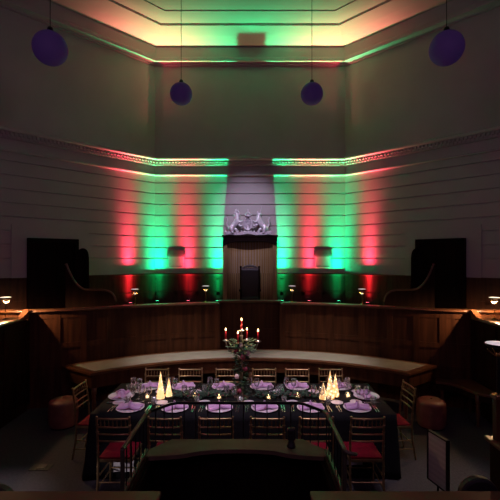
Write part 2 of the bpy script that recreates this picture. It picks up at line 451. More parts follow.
# ------------------------------------------------------------------ canopy, throne and arms
can = thing('canopy', 'tall panelled wooden throne canopy in the centre of the far wall', 'canopy', (0, 9.77, 1.30))
def rel(v): return (v[0], v[1]-9.62, v[2]-1.30)
w = .665; HT = 3.12
mb = MB(); mb.box(-w, -w+.10, 0, .225, 0, HT-1.30-.02); mb.build('side_panel', M['niche'], can)
mb = MB(); mb.box(w-.10, w, 0, .225, 0, HT-1.30-.02); mb.build('side_panel', M['niche'], can)
mb = MB()   # curved board lined back
N = 22; prev = None
for k in range(N):
    a0 = R(-78+156*k/N); a1 = R(-78+156*(k+1)/N)
    rr = .58
    f = lambda a, r_: (r_*math.sin(a), .02 + .17*math.cos(a))
    g = .012
    x0, y0 = f(a0+R(.6), rr); x1, y1 = f(a1-R(.6), rr)
    mb.add([(x0,y0,0),(x1,y1,0),(x1,y1,1.80),(x0,y0,1.80),(x0,y0+.03,0),(x1,y1+.03,0),(x1,y1+.03,1.80),(x0,y0+.03,1.80)], [(0,1,2,3),(4,7,6,5),(0,3,7,4),(1,5,6,2),(0,4,5,1),(3,2,6,7)])
mb.build('curved_back', M['niche'], can)
# lintel with an arched underside, its black colour standing in for shade
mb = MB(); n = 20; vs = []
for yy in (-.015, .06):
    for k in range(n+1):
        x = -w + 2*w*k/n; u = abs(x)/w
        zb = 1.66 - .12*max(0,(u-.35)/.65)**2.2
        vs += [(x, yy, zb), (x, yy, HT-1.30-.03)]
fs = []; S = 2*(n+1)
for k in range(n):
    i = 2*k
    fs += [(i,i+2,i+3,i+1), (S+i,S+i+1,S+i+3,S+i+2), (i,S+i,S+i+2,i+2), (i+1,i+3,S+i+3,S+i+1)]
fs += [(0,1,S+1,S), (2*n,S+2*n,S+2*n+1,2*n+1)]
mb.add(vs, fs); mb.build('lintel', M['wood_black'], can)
mb = MB(); mb.box(-w-.025, w+.025, -.03, .225, HT-1.30-.035, HT-1.30); mb.box(-w-.012, w+.012, -.025, .225, HT-1.30-.06, HT-1.30-.03)
mb.build('cornice', M['wood_black'], can, bevel=.006)

thr = thing('throne', 'high-backed black ceremonial chair with carved crest inside the canopy', 'chair', (.0, 9.61, 1.30))
mb = MB(); mb.box(-.215, .215, .11, .17, .30, .98); mb.build('backrest', M['throne'], thr, bevel=.02)
mb = MB(); mb.box(-.21, .21, -.28, .16, .22, .32); mb.build('seat', M['throne'], thr, bevel=.02)
for sx in (-1,1):
    mb = MB(); mb.tube([(sx*.225,.14,0),(sx*.225,.14,.98),(sx*.225,.14,1.02)], [.022,.02,.014], 10); mb.ball((sx*.225,.14,1.035), .028); mb.build('back_post', M['wood_black'], thr)
    mb = MB(); mb.tube([(sx*.215,-.26,0),(sx*.215,-.26,.48)], [.018,.022], 10); mb.build('front_leg', M['wood_black'], thr)
    mb = MB(); mb.box(sx*.225-.03, sx*.225+.03, -.30, .13, .47, .51); mb.build('armrest', M['wood_black'], thr, bevel=.01)
mb = MB()
mb.box(-.21,.21,.115,.165,.975,1.015)
for k in range(9):
    u = (k-4)/4; mb.ball((u*.17, .13, 1.02+.045*(1-u*u)), .026+.012*(1-abs(u)), 10, 6, sy=.7)
mb.tube([(-.2,.13,1.0),(-.12,.125,1.045),(0,.12,1.075),(.12,.125,1.045),(.2,.13,1.0)], .014, 8)
mb.build('carved_crest', mat('carved_dark_oak', (.10,.085,.085), .35, noise=((40,40,40),(.16,.14,.14),4)), thr)

# royal arms: shield, crown, two supporters and scroll, in the round
arms = thing('coat_of_arms', 'silver-grey carved coat of arms with lion and unicorn on the canopy', 'coat of arms', (-.05, 9.87, HT+.018)); arms.scale = (1.0, 1.0, 1.17)
def relief(bones, radii, name, parent, mt, y=0.0, sub=1):
    """skin-modified figure: bones = {name:(x,y,z,parent)}"""
    names = list(bones); idx = {n_: i for i, n_ in enumerate(names)}
    vs = [(bones[n_][0], bones[n_][1]+y, bones[n_][2]) for n_ in names]
    es = [(idx[n_], idx[bones[n_][3]]) for n_ in names if bones[n_][3]]
    me = bpy.data.meshes.new(name); me.from_pydata(vs, es, []); o = bpy.data.objects.new(name, me); COL.objects.link(o)
    me.materials.append(mt); o.parent = parent
    md = o.modifiers.new('skin', 'SKIN'); md.use_smooth_shade = True
    ly = me.skin_vertices[0] if me.skin_vertices else None
    if ly is None:
        bpy.context.view_layer.objects.active = o
        ly = me.skin_vertices[0]
    for i, n_ in enumerate(names):
        ly.data[i].radius = (radii[n_], radii[n_])
        ly.data[i].use_root = (i == 0)
    s_ = o.modifiers.new('sub', 'SUBSURF'); s_.levels = sub; s_.render_levels = sub
    return o
def beast(s, horn):
    # s=-1: lion on the left facing the shield and outward head; s=+1: unicorn on the right
    b = {}; r = {}
    def j(n_, x, z, rad, par=None, y=0.): b[n_] = (s*x, y*1.3, z, par); r[n_] = rad*(1.32 if rad > .04 else 1.45)
    j('pelvis', .40, .16, .060); j('belly', .33, .21, .048, 'pelvis'); j('chest', .26, .28, .062, 'belly')
    j('neck', .27, .37, .050 if not horn else .038, 'chest'); j('head', .285, .445, .046 if not horn else .034, 'neck')
    j('muzzle', .335 if not horn else .34, .435 if not horn else .425, .026 if not horn else .018, 'head', -.02)
    j('shoulder_a', .21, .27, .030, 'chest', -.03); j('elbow_a', .165, .245, .020, 'shoulder_a', -.05); j('paw_a', .12, .30, .020, 'elbow_a', -.05)
    j('shoulder_b', .23, .22, .028, 'chest', .0); j('elbow_b', .18, .165, .019, 'shoulder_b', -.04); j('paw_b', .125, .185, .019, 'elbow_b', -.05)
    j('thigh_a', .44, .115, .050, 'pelvis', -.04); j('knee_a', .36, .075, .030, 'thigh_a', -.06); j('hock_a', .42, .045, .018, 'knee_a', -.06); j('foot_a', .345, .03, .019, 'hock_a', -.07)
    j('thigh_b', .36, .12, .040, 'pelvis', .02); j('knee_b', .27, .095, .026, 'thigh_b', .0); j('hock_b', .29, .055, .017, 'knee_b', .0); j('foot_b', .22, .035, .018, 'hock_b', -.02)
    j('tail1', .485, .15, .016, 'pelvis'); j('tail2', .53, .22, .012, 'tail1'); j('tail3', .505, .31, .012, 'tail2'); j('tail4', .545, .38, .020, 'tail3')
    return b, r
b, r = beast(-1, False); lion = relief(b, r, 'lion', arms, M['stone'], y=-.02)
mb = MB()
for k in range(22):
    a = 2*PI*k/22; mb.ball((-.275+.062*math.cos(a), -.02-.02*(k%2), .415+.075*math.sin(a)), .024, 8, 6)
mb.build('mane', M['stone'], lion)
mb = MB(); mb.lathe([(.036,0),(.042,.03),(.03,.032),(.03,0)], (-.285,-.02,.482), 12)
for k in range(5): a = 2*PI*k/5; mb.ball((-.285+.038*math.cos(a), -.02+.038*math.sin(a), .52), .011, 6, 5)
mb.ball((-.285,-.02,.525),.02,8,6); mb.build('lion_crown', M['stone'], lion)
b, r = beast(1, True); uni = relief(b, r, 'unicorn', arms, M['stone'], y=-.02)
mb = MB(); mb.tube([(.30,-.02,.47),(.345,-.04,.60)], [.013,.003], 8); mb.build('horn', M['stone'], uni)
mb = MB()
for k in range(8):
    u = k/7; mb.ball((.235-.01*math.sin(6*u), -.02, .30+.17*u), .022, 8, 6)
mb.build('mane', M['stone'], uni)
mb = MB(); mb.tube([(.285,-.05,.34),(.33,-.08,.30),(.36,-.06,.22),(.42,-.07,.12),(.40,-.06,.05)], .007, 6); mb.build('chain', M['stone'], uni)
mb = MB()
Mr = Matrix.Rotation(PI/2, 4, 'X')
mb.lathe([(.0,.0),(.105,.0),(.115,.012),(.115,.030),(.09,.032),(.088,.022),(.0,.040)], (0,-.06,.215), 28, Mr, sx=1, sy=1.25)
for k in range(4):
    sx, sz = (-1 if k % 2 else 1), (-1 if k//2 else 1)
    for q in range(3): mb.ball((sx*.034, -.098, .215+sz*.045+(q-1)*.022), .012, 8, 6, sx=1.7, sz=.6)
mb.tube([(-.08,-.1,.215),(.08,-.1,.215)], .005, 6); mb.tube([(0,-.1,.12),(0,-.1,.31)], .005, 6)
for k in range(26): a = 2*PI*k/26; mb.ball((.101*math.cos(a), -.092, .215+.126*math.sin(a)), .008, 6, 5)
mb.build('shield', M['stone'], arms)
mb = MB(); c = (0,-.07,.365)
mb.lathe([(.07,0),(.078,.035),(.066,.037),(.062,0)], c, 18)
for k in range(8):
    a = 2*PI*k/8; x, y = .074*math.cos(a), .074*math.sin(a); mb.ball((x, -.07+y, .415), .014, 8, 6)
for k in range(4):
    a = PI*k/4; mb.tube([(.072*math.cos(a)*t, -.07+.072*math.sin(a)*t, .40+.075*(1-t*t)) for t in (-1,-.7,-.35,0,.35,.7,1)], .009, 6)
mb.ball((0,-.07,.495), .018, 8, 6); mb.box(-.005,.005,-.075,-.065,.505,.54); mb.box(-.016,.016,-.075,-.065,.517,.528)
mb.build('crown', M['stone'], arms)
mb = MB(); vs = []; fs = []; n = 30
for k in range(n+1):
    x = -.55+1.1*k/n; y = -.09+.02*math.sin(9*x); z = .02+.014*math.cos(11*x)
    vs += [(x,y,z-.024),(x,y,z+.034),(x,y+.05,z+.034),(x,y+.05,z-.024)]
for k in range(n):
    for q in range(4): fs.append((4*k+q, 4*k+4+q, 4*k+4+(q+1)%4, 4*k+(q+1)%4))
fs += [(0,1,2,3), (4*n+3,4*n+2,4*n+1,4*n)]
mb.add(vs, fs)
for sx in (-1,1): mb.lathe([(.0,-.03),(.034,-.03),(.034,.03),(0,.03)], (sx*.55,-.07,.045), 12, Mr)
for k in range(7): mb.ball((-.24+.08*k, -.06, .065), .02, 8, 6)
mb.build('motto_scroll', M['stone'], arms)

# wall boxes beside the canopy
for s, side in ((-1,'left'), (1,'right')):
    x = -1.855 if s < 0 else 1.83
    t = thing('wall_lantern', f'grey wall lantern with dark hipped cover {side} of the canopy', 'wall light', (x, 10.0, 2.33))
    mb = MB(); mb.box(-.18,.18,-.012,0,0,.27); mb.box(-.19,.19,-.016,0,-.02,.012); mb.box(-.195,-.165,-.016,0,0,.27); mb.box(.165,.195,-.016,0,0,.27); mb.build('frosted_box', M['sconce_glass'], t, bevel=.004)
    mb = MB(); mb.add([(-.235,-.020,.26),(.235,-.020,.26),(.235,0,.26),(-.235,0,.26),(-.235,-.020,.31),(.235,-.020,.31),(.235,0,.31),(-.235,0,.31),(-.17,-.012,.42),(.17,-.012,.42),(.17,0,.42),(-.17,0,.42)],
        [(0,3,2,1),(0,1,5,4),(1,2,6,5),(2,3,7,6),(3,0,4,7),(4,5,9,8),(5,6,10,9),(6,7,11,10),(7,4,8,11),(8,9,10,11)])
    mb.build('hipped_cover', M['lead'], t)

# ------------------------------------------------------------------ uplighters
def spot(name, loc, target, energy, col, size, blend, radius, parent=None):
    l = bpy.data.lights.new(name, 'SPOT'); l.energy = energy; l.color = col; l.spot_size = R(size); l.spot_blend = blend; l.shadow_soft_size = radius
    o = bpy.data.objects.new(name, l); COL.objects.link(o); o.location = loc
    d = Vector(target) - Vector(loc); o.rotation_euler = d.to_track_quat('-Z', 'Y').to_euler()
    if parent: o.parent = parent
    return o
def point(name, loc, energy, col, radius, parent=None):
    l = bpy.data.lights.new(name, 'POINT'); l.energy = energy; l.color = col; l.shadow_soft_size = radius
    o = bpy.data.objects.new(name, l); COL.objects.link(o); o.location = loc
    if parent: o.parent = parent
    return o
RED, GRN = (1,.04,.10), (.0,1,.34)
def uplight(x, y, colr, label):
    t = thing('uplighter', label, 'uplighter', (x, y, 1.30), 0, 'uplighters along the far wall')
    MB().lathe([(.05,.05),(.055,.07),(.055,.19),(.06,.20),(.05,.205),(.045,.195),(.0,.19)], n=18).build('housing', M['black'], t)
    mb = MB(); mb.tube([(-.075,0,.0),(-.075,0,.12)], .008, 6); mb.tube([(.075,0,0),(.075,0,.12)], .008, 6); mb.box(-.085,.085,-.04,.04,0,.012); mb.tube([(-.08,0,.12),(.08,0,.12)], .007, 6); mb.build('yoke', M['black'], t)
    MB().lathe([(0,.197),(.043,.197),(.043,.200),(0,.203)], n=18).build('lens', M['lens_red'] if colr is RED else M['lens_green'], t)
    return t
def lamp_profile():
    t = bpy.data.texts.new('lamp.ies'); ang = [0,15,30,45,55,65,75,85,95,105,115,125,180]
    val = [14.15*v for v in (.08,.14,.42,.9,1,1,.9,.25,.02,0,0,0,0)]
    t.write("IESNA:LM-63-2002\nTILT=NONE\n1 1000 1 %d 1 1 2 0 0 0\n1 1 1\n" % len(ang))
    t.write(' '.join('%g' % a for a in ang) + "\n0\n" + ' '.join('%.5f' % v for v in val) + "\n")
    return t
IES_LAMP = lamp_profile()
def beam_profile(BW, BT, BTW):
    t = bpy.data.texts.new('beam.ies')
    ang = [0,1,2,3,4,5,6,7,8,10,12,14,16,18,20,23,26,30,35,40,45,50,55,60,65,70,75,80,85,90]
    val = [14.15*(math.exp(-(a/BW)**2) + BT*math.exp(-a/BTW)*(1 if a < 80 else .3)) for a in ang]
    t.write("IESNA:LM-63-2002\nTILT=NONE\n1 1000 1 %d 1 1 2 0 0 0\n1 1 1\n" % len(ang))
    t.write(' '.join('%g' % a for a in ang) + "\n0\n" + ' '.join('%.5f' % v for v in val) + "\n")
    return t
IES_RED, IES_GRN = beam_profile(6.9, .42, 6.3), beam_profile(9.2, .32, 8)
def beam(parent, loc, aim, energy, col, radius=.02):
    l = bpy.data.lights.new('lamp', 'SPOT'); l.spot_size = R(178); l.spot_blend = .1; l.energy = energy; l.color = col; l.shadow_soft_size = radius
    l.use_nodes = True; nt = l.node_tree; em = nt.nodes['Emission']
    ie = nt.nodes.new('ShaderNodeTexIES'); ie.mode = 'INTERNAL'; ie.ies = IES_RED if col is RED else IES_GRN
    nt.links.new(ie.outputs[0], em.inputs['Strength'])
    o = bpy.data.objects.new('lamp', l); COL.objects.link(o); o.location = loc; o.parent = parent
    o.rotation_euler = Vector(aim).to_track_quat('-Z', 'Y').to_euler()
    return o
E_RED, E_GRN = 4300, 3300
ups = [(-2.83, 9.42, RED, 'red uplighter leftmost of the row on the far ledge'),
       (-2.29, 9.84, GRN, 'green uplighter at the left corner of the far wall'),
       (-1.53, 9.85, RED, 'red uplighter under the left wall lantern'),
       (-.815, 9.85, GRN, 'green uplighter just left of the canopy'),
       (.795, 9.85, GRN, 'green uplighter just right of the canopy'),
       (1.46, 9.85, RED, 'red uplighter under the right wall lantern'),
       (2.19, 9.84, GRN, 'green uplighter at the right corner of the far wall'),
       (2.79, 9.46, RED, 'red uplighter rightmost of the row on the far ledge')]
TILT = -.02
for (x, y, c, lb) in ups:
    t = uplight(x, y, c, lb)
    sx = 1 if x > 0 else -1
    aim = ((sx*.035 if c is RED else -sx*.01), -TILT, 1) if abs(x) < 2.5 else (-sx*TILT*.7, -TILT*.7, 1)
    beam(t, (0,0,.225), aim, E_RED if c is RED else E_GRN, c)

# ------------------------------------------------------------------ dish lamps
def dish_lamp(loc, label, warm=True, h=.34, sc_=1.0, energy=6, group='dish lamps on the parapets', bulb=True):
    t = thing('dish_lamp', label, 'lamp', loc, 0, group)
    MB().lathe([(.0,0),(.048*sc_,0),(.05*sc_,.006),(.035*sc_,.014),(.012*sc_,.022),(0,.024)], n=20).build('base', M['brass'], t)
    MB().tube([(0,0,.01),(0,0,h-.11)], .006*sc_ if h < .4 else .012, 8).build('stem', M['brass'] if h < .4 else M['iron'], t)
    mb = MB()
    for k in range(4):
        a = PI/4*0 + k*PI/2; c, s_ = math.cos(a), math.sin(a)
        mb.tube([(0,0,h-.115),(.03*c*sc_,.03*s_*sc_,h-.10),(.085*c*sc_,.085*s_*sc_,h-.052)], [.006,.005,.004], 6)
    mb.build('arms', M['brass'], t)
    MB().lathe([(0,-.012),(.016,-.008),(.02,.006),(.012,.02),(0,.024)], (0,0,h-.10), 12).build('bulb', (M['bulb'] if warm else M['bulb_dim']) if bulb else M['brass'], t)
    MB().lathe([(.028*sc_,h-.045),(.085*sc_,h-.03),(.098*sc_,h-.012),(.094*sc_,h-.008),(.08*sc_,h-.022),(.028*sc_,h-.034)], n=24).build('shade', M['iron'], t)
    MB().lathe([(0,h-.004),(.07*sc_,h-.003),(.088*sc_,h-.008),(.088*sc_,h-.014),(0,h-.016)], n=24).build('diffuser', M['bulb'] if warm else M['bulb_dim'], t)
    if energy:
        o = point('lamp', (0,0,h-.06), energy, (1,.58,.28), .015, t); l = o.data; l.use_nodes = True
        ie = l.node_tree.nodes.new('ShaderNodeTexIES'); ie.mode = 'INTERNAL'; ie.ies = IES_LAMP
        l.node_tree.links.new(ie.outputs[0], l.node_tree.nodes['Emission'].inputs['Strength'])
    return t
def on_arc(px, off=-.03):
    return (px, ypar(px) + .03, RAIL)
dish_lamp(on_arc(-2.17), 'small dish lamp on the curved parapet before the left red beam', False, .30, .80, .9)
dish_lamp(on_arc(-.88), 'small dish lamp on the curved parapet just left of the canopy', False, .33, .80, .9)
dish_lamp(on_arc(.84), 'small dish lamp on the curved parapet just right of the canopy', False, .33, .80, .9)
dish_lamp(on_arc(2.12), 'small dish lamp on the curved parapet before the right red beam', False, .30, .80, .9)
dish_lamp((-3.93, 6.40, SH), 'brass dish lamp with lit shade on the left side parapet', True, .36, .90, 80)
dish_lamp((3.91, 6.36, SH), 'brass dish lamp with lit shade on the right side parapet', True, .36, .90, 80)

# ------------------------------------------------------------------ pendant globes
def pendant(x, y, z, r, label):
    t = thing('pendant_lamp', label, 'pendant lamp', (x, y, z), 0, 'globe pendant lamps')
    mb = MB(); mb.ball((0,0,0), r, 32, 20); mb.build('globe', M['globe'], t)
    MB().lathe([(.0,r+.05),(.03,r+.05),(.04,r+.01),(.045,r-.012),(0,r-.012)], n=16).build('cap', M['iron'], t)
    top = 8.02 - z
    MB().tube([(0,0,r+.03),(0,0,top)], .005, 8).build('rod', M['iron'], t)
    MB().lathe([(0,top-.06),(.02,top-.055),(.06,top-.01),(.06,top),(0,top)], n=16).build('ceiling_rose', M['iron'], t)
pendant(-1.245, 7.2, 5.53, .200, 'dim purple globe pendant hanging left of centre')
pendant(1.12, 7.2, 5.53, .200, 'dim purple globe pendant hanging right of centre')
pendant(-2.48, 4.94, 5.17, .205, 'large dim purple globe pendant near the left wall')
pendant(2.44, 4.94, 5.17, .205, 'large dim purple globe pendant near the right wall')

# ------------------------------------------------------------------ curved desk
dk = thing('curved_desk', 'long curved wooden desk with dark leather top under the parapet', 'desk')
R0, R1, DA, DEV = 3.92, 4.70, 39.8, 2.4
def sector(mb, r0, r1, a0, a1, z0, z1, n=40):
    sp = DEV*(lambda r: (r-R0)/(R1-R0))(r0), DEV*(lambda r: (r-R0)/(R1-R0))(r1)
    sg = lambda a, e: a + e*max(-1, min(1, a/DA))
    i_ = arc(r0, sg(a0,sp[0]), sg(a1,sp[0]), n); o_ = arc(r1, sg(a0,sp[1]), sg(a1,sp[1]), n)
    vs = []; fs = []
    for p, q in zip(i_, o_): vs += [(*p,z0),(*q,z0),(*q,z1),(*p,z1)]
    for k in range(n):
        for e in range(4): fs.append((4*k+e, 4*k+(e+1)%4, 4*k+4+(e+1)%4, 4*k+4+e))
    fs += [(0,1,2,3),(4*n+3,4*n+2,4*n+1,4*n)]
    mb.add(vs, fs); return mb
mb = MB(); sector(mb, R0, R1, -DA, DA, .71, .745); mb.build('desk_top', M['wood_rail'], dk)
mb = MB(); sector(mb, R0+.10, R1-.10, -DA+1.5, DA-1.5, .744, .749); mb.build('leather_inlay', M['leather_top'], dk)
mb = MB(); sector(mb, R0+.03, R0+.055, -DA+.6, DA-.6, .50, .711); sector(mb, R1-.055, R1-.03, -DA+.6, DA-.6, .50, .711)
for s in (-1,1): sector(mb, R0+.03, R1-.03, s*(DA-.6)-.15, s*(DA-.6)+.15, .50, .711, 2)
mb.build('apron', M['wood'], dk)
def turned(mb, x, y, h, r=.03):
    mb.lathe([(r*.7,0),(r*.8,.03),(r*.6,.06),(r*.75,h*.2),(r*1.0,h*.45),(r*.65,h*.6),(r*1.05,h*.64),(r*.65,h*.68),(r*1.1,h*.74),(r*1.1,h)], (x,y,0), 14)
for a in (-DA+1.2, -20, 0, 20, DA-1.2):
    for rr in (R0+.07, R1-.07):
        mb = MB(); turned(mb, rr*math.sin(R(a)), CY+rr*math.cos(R(a)), .52, .035); mb.build('leg', M['wood_rail'], dk)

# corner bench on the right
bn = thing('corner_bench', 'low wooden corner bench with turned leg against the right parapet', 'bench')
front = [(3.06,6.56),(3.17,6.50),(3.27,6.42),(3.34,6.30),(3.38,6.14),(3.43,6.0),(3.52,5.92),(3.72,5.86)]
back = [(3.72,6.70),(3.34,6.68),(3.14,6.72)]
mb = MB(); mb.prism(front+back, .49, .53); mb.build('seat', M['wood_rail'], bn, bevel=.008)
mb = MB(); mb.sweep(front[::-1], [(.02,.40),(.04,.40),(.04,.492),(.02,.492)]); mb.build('apron', M['wood_dark'], bn)
for (x, y) in ((3.46,6.04),(3.18,6.58),(3.66,6.6),(3.68,5.95)):
    mb = MB(); turned(mb, x, y, .49, .032); mb.build('leg', M['wood_rail'], bn)

# tufted poufs
def pouf(loc, label):
    t = thing('pouf', label, 'pouf', loc, 0, 'tufted leather poufs')
    n, m = 40, 16; vs = []; fs = []; H, RR = .40, .205
    prof = []
    for i in range(m+1):
        u = i/m
        if u < .12: prof.append((RR*(.93+.07*u/.12), .02+H*.10*u/.12))
        elif u < .72: v = (u-.12)/.6; prof.append((RR*(1+.035*math.sin(PI*v)), .02+H*(.10+.76*v)))
        else: v = (u-.72)/.28; prof.append((RR*math.cos(v*PI/2)**.6 if v < 1 else 0, .02+H*(.86+.14*math.sin(v*PI/2))))
    for i, (r_, z) in enumerate(prof):
        for k in range(n):
            a = 2*PI*k/n; d = 1 - .03*(max(0, math.cos(8*a))**6)*math.sin(PI*min(1,i/(m*.72)))
            vs.append((r_*d*math.cos(a), r_*d*math.sin(a), z))
    for i in range(m):
        for k in range(n): k2 = (k+1)%n; fs.append((i*n+k, i*n+k2, (i+1)*n+k2, (i+1)*n+k))
    mb = MB(); mb.add(vs, fs, True); mb.build('upholstery', M['tan'], t)
    mb = MB()
    for k in range(8):
        a = 2*PI*(k+.5)/8; mb.ball((RR*1.0*math.cos(a), RR*1.0*math.sin(a), .27), .013, 8, 5)
    mb.ball((0,0,.422), .02, 10, 5, sz=.5); mb.build('buttons', M['tan'], t)
    mb = MB(); mb.lathe([(RR*.9,0),(RR*.92,.025),(0,.025)], n=28); mb.build('base', M['wood_black'], t)
pouf((-2.86, 6.10, 0), 'tan tufted leather drum pouf by the left end of the desk')
pouf((2.77, 6.08, 0), 'tan tufted leather drum pouf by the right end of the desk')

# ------------------------------------------------------------------ banquet table and cloth
TX0, TX1, TY0, TY1, TH = -1.86, 1.70, 4.62, 5.76, .75
tb = thing('banquet_table', 'long rectangular banquet table under a black cloth', 'table', ((TX0+TX1)/2, (TY0+TY1)/2, 0))
hx, hy = (TX1-TX0)/2, (TY1-TY0)/2
mb = MB(); mb.box(-hx+.02, hx-.02, -hy+.02, hy-.02, TH-.035, TH-.006); mb.build('tabletop', M['wood'], tb)
for sx in (-.93, -.30, .30, .93):
    for sy in (-.8, .8):
        mb = MB(); mb.tube([(sx*hx, sy*hy, 0), (sx*hx, sy*hy, TH-.03)], .02, 8); mb.build('leg', M['iron'], tb)
cl = MB(); vs = []; fs = []
per = []
NX, NY = 90, 30
for k in range(NX): per.append((TX0+(TX1-TX0)*k/NX, TY0, 0, -1))
for k in range(NY): per.append((TX1, TY0+(TY1-TY0)*k/NY, 1, 0))
for k in range(NX): per.append((TX1-(TX1-TX0)*k/NX, TY1, 0, 1))
for k in range(NY): per.append((TX0, TY1-(TY1-TY0)*k/NY, -1, 0))
n = len(per); rows = 9
for q in range(rows+1):
    u = q/rows
    for i, (x, y, nx, ny) in enumerate(per):
        wv = math.sin(i*.9)*.6 + math.sin(i*.37+1)*.4
        drop = .735
        if ny == 1: drop = .20
        if nx != 0 and y > TY1-.25: drop = .735 - .535*((y-(TY1-.25))/.25)
        amp = (.012+.030*u)*u if (nx != 0) else .012*u*u
        off = u*(.065 if nx != 0 else .0) + amp*wv
        cxr = 0
        if nx != 0 and 4.9 < y < 5.54: off = -.075*math.exp(-((y-5.22)/.23)**4)*min(1, u*3)
        if ny == -1:
            dd = min(x-TX0, TX1-x); off += .05*u*max(0, 1-dd/.12); 
            cxr = (-1 if x-TX0 < TX1-x else 1)*.06*u*max(0, 1-dd/.12)
        vs.append((x+nx*off+cxr, y+ny*max(0, off), TH - drop*u))
for q in range(rows):
    for i in range(n): i2 = (i+1) % n; fs.append((q*n+i, q*n+i2, (q+1)*n+i2, (q+1)*n+i))
fs.append(tuple(range(n)))
cl.add(vs, fs, True)
cloth = tag(cl.build('tablecloth', M['cloth']), 'black floor-length tablecloth draped over the long banquet table', 'tablecloth')
sol = cloth.modifiers.new('thick', 'SOLIDIFY'); sol.thickness = .004; sol.offset = 0
for (x0, x1, z0, z1) in ((-1.60,-1.34,.10,.34), (1.06,1.30,.18,.33)):  # white strips on the black cloth stand in for patches of light
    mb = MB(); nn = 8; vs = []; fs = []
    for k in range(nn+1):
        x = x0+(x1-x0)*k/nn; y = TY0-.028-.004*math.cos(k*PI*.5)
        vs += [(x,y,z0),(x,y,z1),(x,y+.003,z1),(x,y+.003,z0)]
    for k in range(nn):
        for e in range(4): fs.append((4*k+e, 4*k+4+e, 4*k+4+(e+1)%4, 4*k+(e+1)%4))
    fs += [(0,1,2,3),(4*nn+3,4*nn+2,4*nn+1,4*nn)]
    mb.add(vs, fs); o = mb.build('light_patch', M['light_patch_white'], cloth); o['label'] = 'white strip standing in for the light patch low on the cloth front'

# ------------------------------------------------------------------ chiavari chairs
def chair_proto():
    t = thing('banquet_chair', 'x', 'chair', (0,0,0), 0, 'gilt banquet chairs around the table')
    # local: seat centre at origin, sitter faces +y ; backrest at y=-.19
    W, D, SHt, HH = .175, .185, .44, .90
    def bamboo(mb, p0, p1, r, knots=4):
        p0, p1 = Vector(p0), Vector(p1); mb.tube([p0, p1], r, 8)
        for k in range(1, knots+1):
            u = k/(knots+1); c = p0.lerp(p1, u); d = (p1-p0).normalized()*.006
            mb.tube([c-d, c, c+d], [r, r*1.45, r], 8, cap=False)
    for sx in (-1,1):
        mb = MB(); bamboo(mb, (sx*W, D-.01, 0), (sx*W, D-.01, SHt), .0125, 3); mb.build('front_leg', M['gold'], t)
        mb = MB(); pts = [(sx*W*.98,-D-.055,0),(sx*W,-D-.01,.22),(sx*W,-D,.44),(sx*W,-D-.015,.66),(sx*W*.98,-D-.05,HH)]
        mb.tube(pts, [.012,.0135,.0135,.0125,.011], 8)
        for k in range(len(pts)-1):
            for u in (.33,.66):
                c = Vector(pts[k]).lerp(Vector(pts[k+1]), u); d = Vector((0,0,.006)); mb.tube([c-d,c,c+d],[.0125,.018,.0125],8,cap=False)
        mb.ball((sx*W*.98,-D-.05,HH+.004), .014, 8, 6)
        mb.build('back_post', M['gold'], t)
    def yb(z): return -D - .015*(z-.44)/.22 if z < .66 else -D-.015-.035*(z-.66)/(HH-.66)
    for z, r in ((HH-.012,.012),(.795,.010),(.715,.0095),(.64,.0095)):
        mb = MB(); n_ = 8
        mb.tube([(-W+2*W*k/n_, yb(z)-.012*math.sin(PI*k/n_), z) for k in range(n_+1)], r, 8)
        mb.build('back_rail', M['gold'], t)
    for k in range(7):
        x = -W + 2*W*(k+1)/8; u = (k+1)/8
        mb = MB(); o = -.012*math.sin(PI*u)
        p0, p1 = Vector((x, yb(.795)+o, .795)), Vector((x, yb(HH-.012)+o, HH-.012))
        mb.tube([p0, p0.lerp(p1,.3), p0.lerp(p1,.5), p0.lerp(p1,.7), p1], [.005,.005,.009,.005,.005], 6, cap=False)
        mb.build('spindle', M['gold'], t)
    mb = MB(); mb.box(-W-.012, W+.012, -D, D+.012, SHt-.035, SHt-.002); mb.build('seat_frame', M['gold'], t, bevel=.008)
    mb = MB(); nx = 8; vs = []; fs = []
    for i in range(nx+1):
        for j in range(nx+1):
            u, v = 2*i/nx-1, 2*j/nx-1
            vs.append((u*(W-.002), v*(D-.004)+.01, SHt+.012+.038*(1-u**4)*(1-v**4)))
    for i in range(nx):
        for j in range(nx): a = i*(nx+1)+j; fs.append((a, a+nx+1, a+nx+2, a+1))
    base = len(vs); ring = [(-1,-1),(1,-1),(1,1),(-1,1)]
    mb.add(vs, fs, True)
    mb.box(-W+.002, W-.002, -D+.014, D+.006, SHt-.004, SHt+.0125)
    mb.build('seat_cushion', M['red'], t)
    for z, pts in ((.16, ((-W,D-.01),(W,D-.01))), (.27, ((-W,D-.01),(W,D-.01))), (.20, ((-W,-D-.01),(W,-D-.01))), (.14, ((-W,-D-.02),(-W,D-.01))), (.14, ((W,-D-.02),(W,D-.01))), (.25, ((-W,-D-.01),(-W,D-.01))), (.25, ((W,-D-.01),(W,D-.01)))):
        mb = MB(); bamboo(mb, (*pts[0], z), (*pts[1], z), .008, 2); mb.build('stretcher', M['gold'], t)
    return t
ORD = ['first', 'second', 'third', 'fourth', 'fifth', 'sixth']
cp = chair_proto(); used = False
NEARX = [-1.43, -.888, -.36, .19, .695, 1.235]
FARX = [-1.385, -.885, -.335, .235, .745, 1.255]
FARX = [-1.40, -.89, -.345, .21, .70, 1.20]
for k, x in enumerate(NEARX):
    place(cp, used, (x, 4.395, 0), R(random.uniform(-2,2)), f'gilt red-seated chair, {ORD[k]} from left in the near row, back to camera'); used = True
for k, x in enumerate(FARX):
    place(cp, True, (x, 5.735, 0), PI + R(random.uniform(-2,2)), f'gilt chair behind the table, {ORD[k]} from left in the far row')
place(cp, True, (-2.01, 5.22, 0), -PI/2 - R(4), 'gilt red-seated chair at the left end of the table')
place(cp, True, (1.86, 5.22, 0), PI/2 + R(4), 'gilt red-seated chair at the right end of the table')

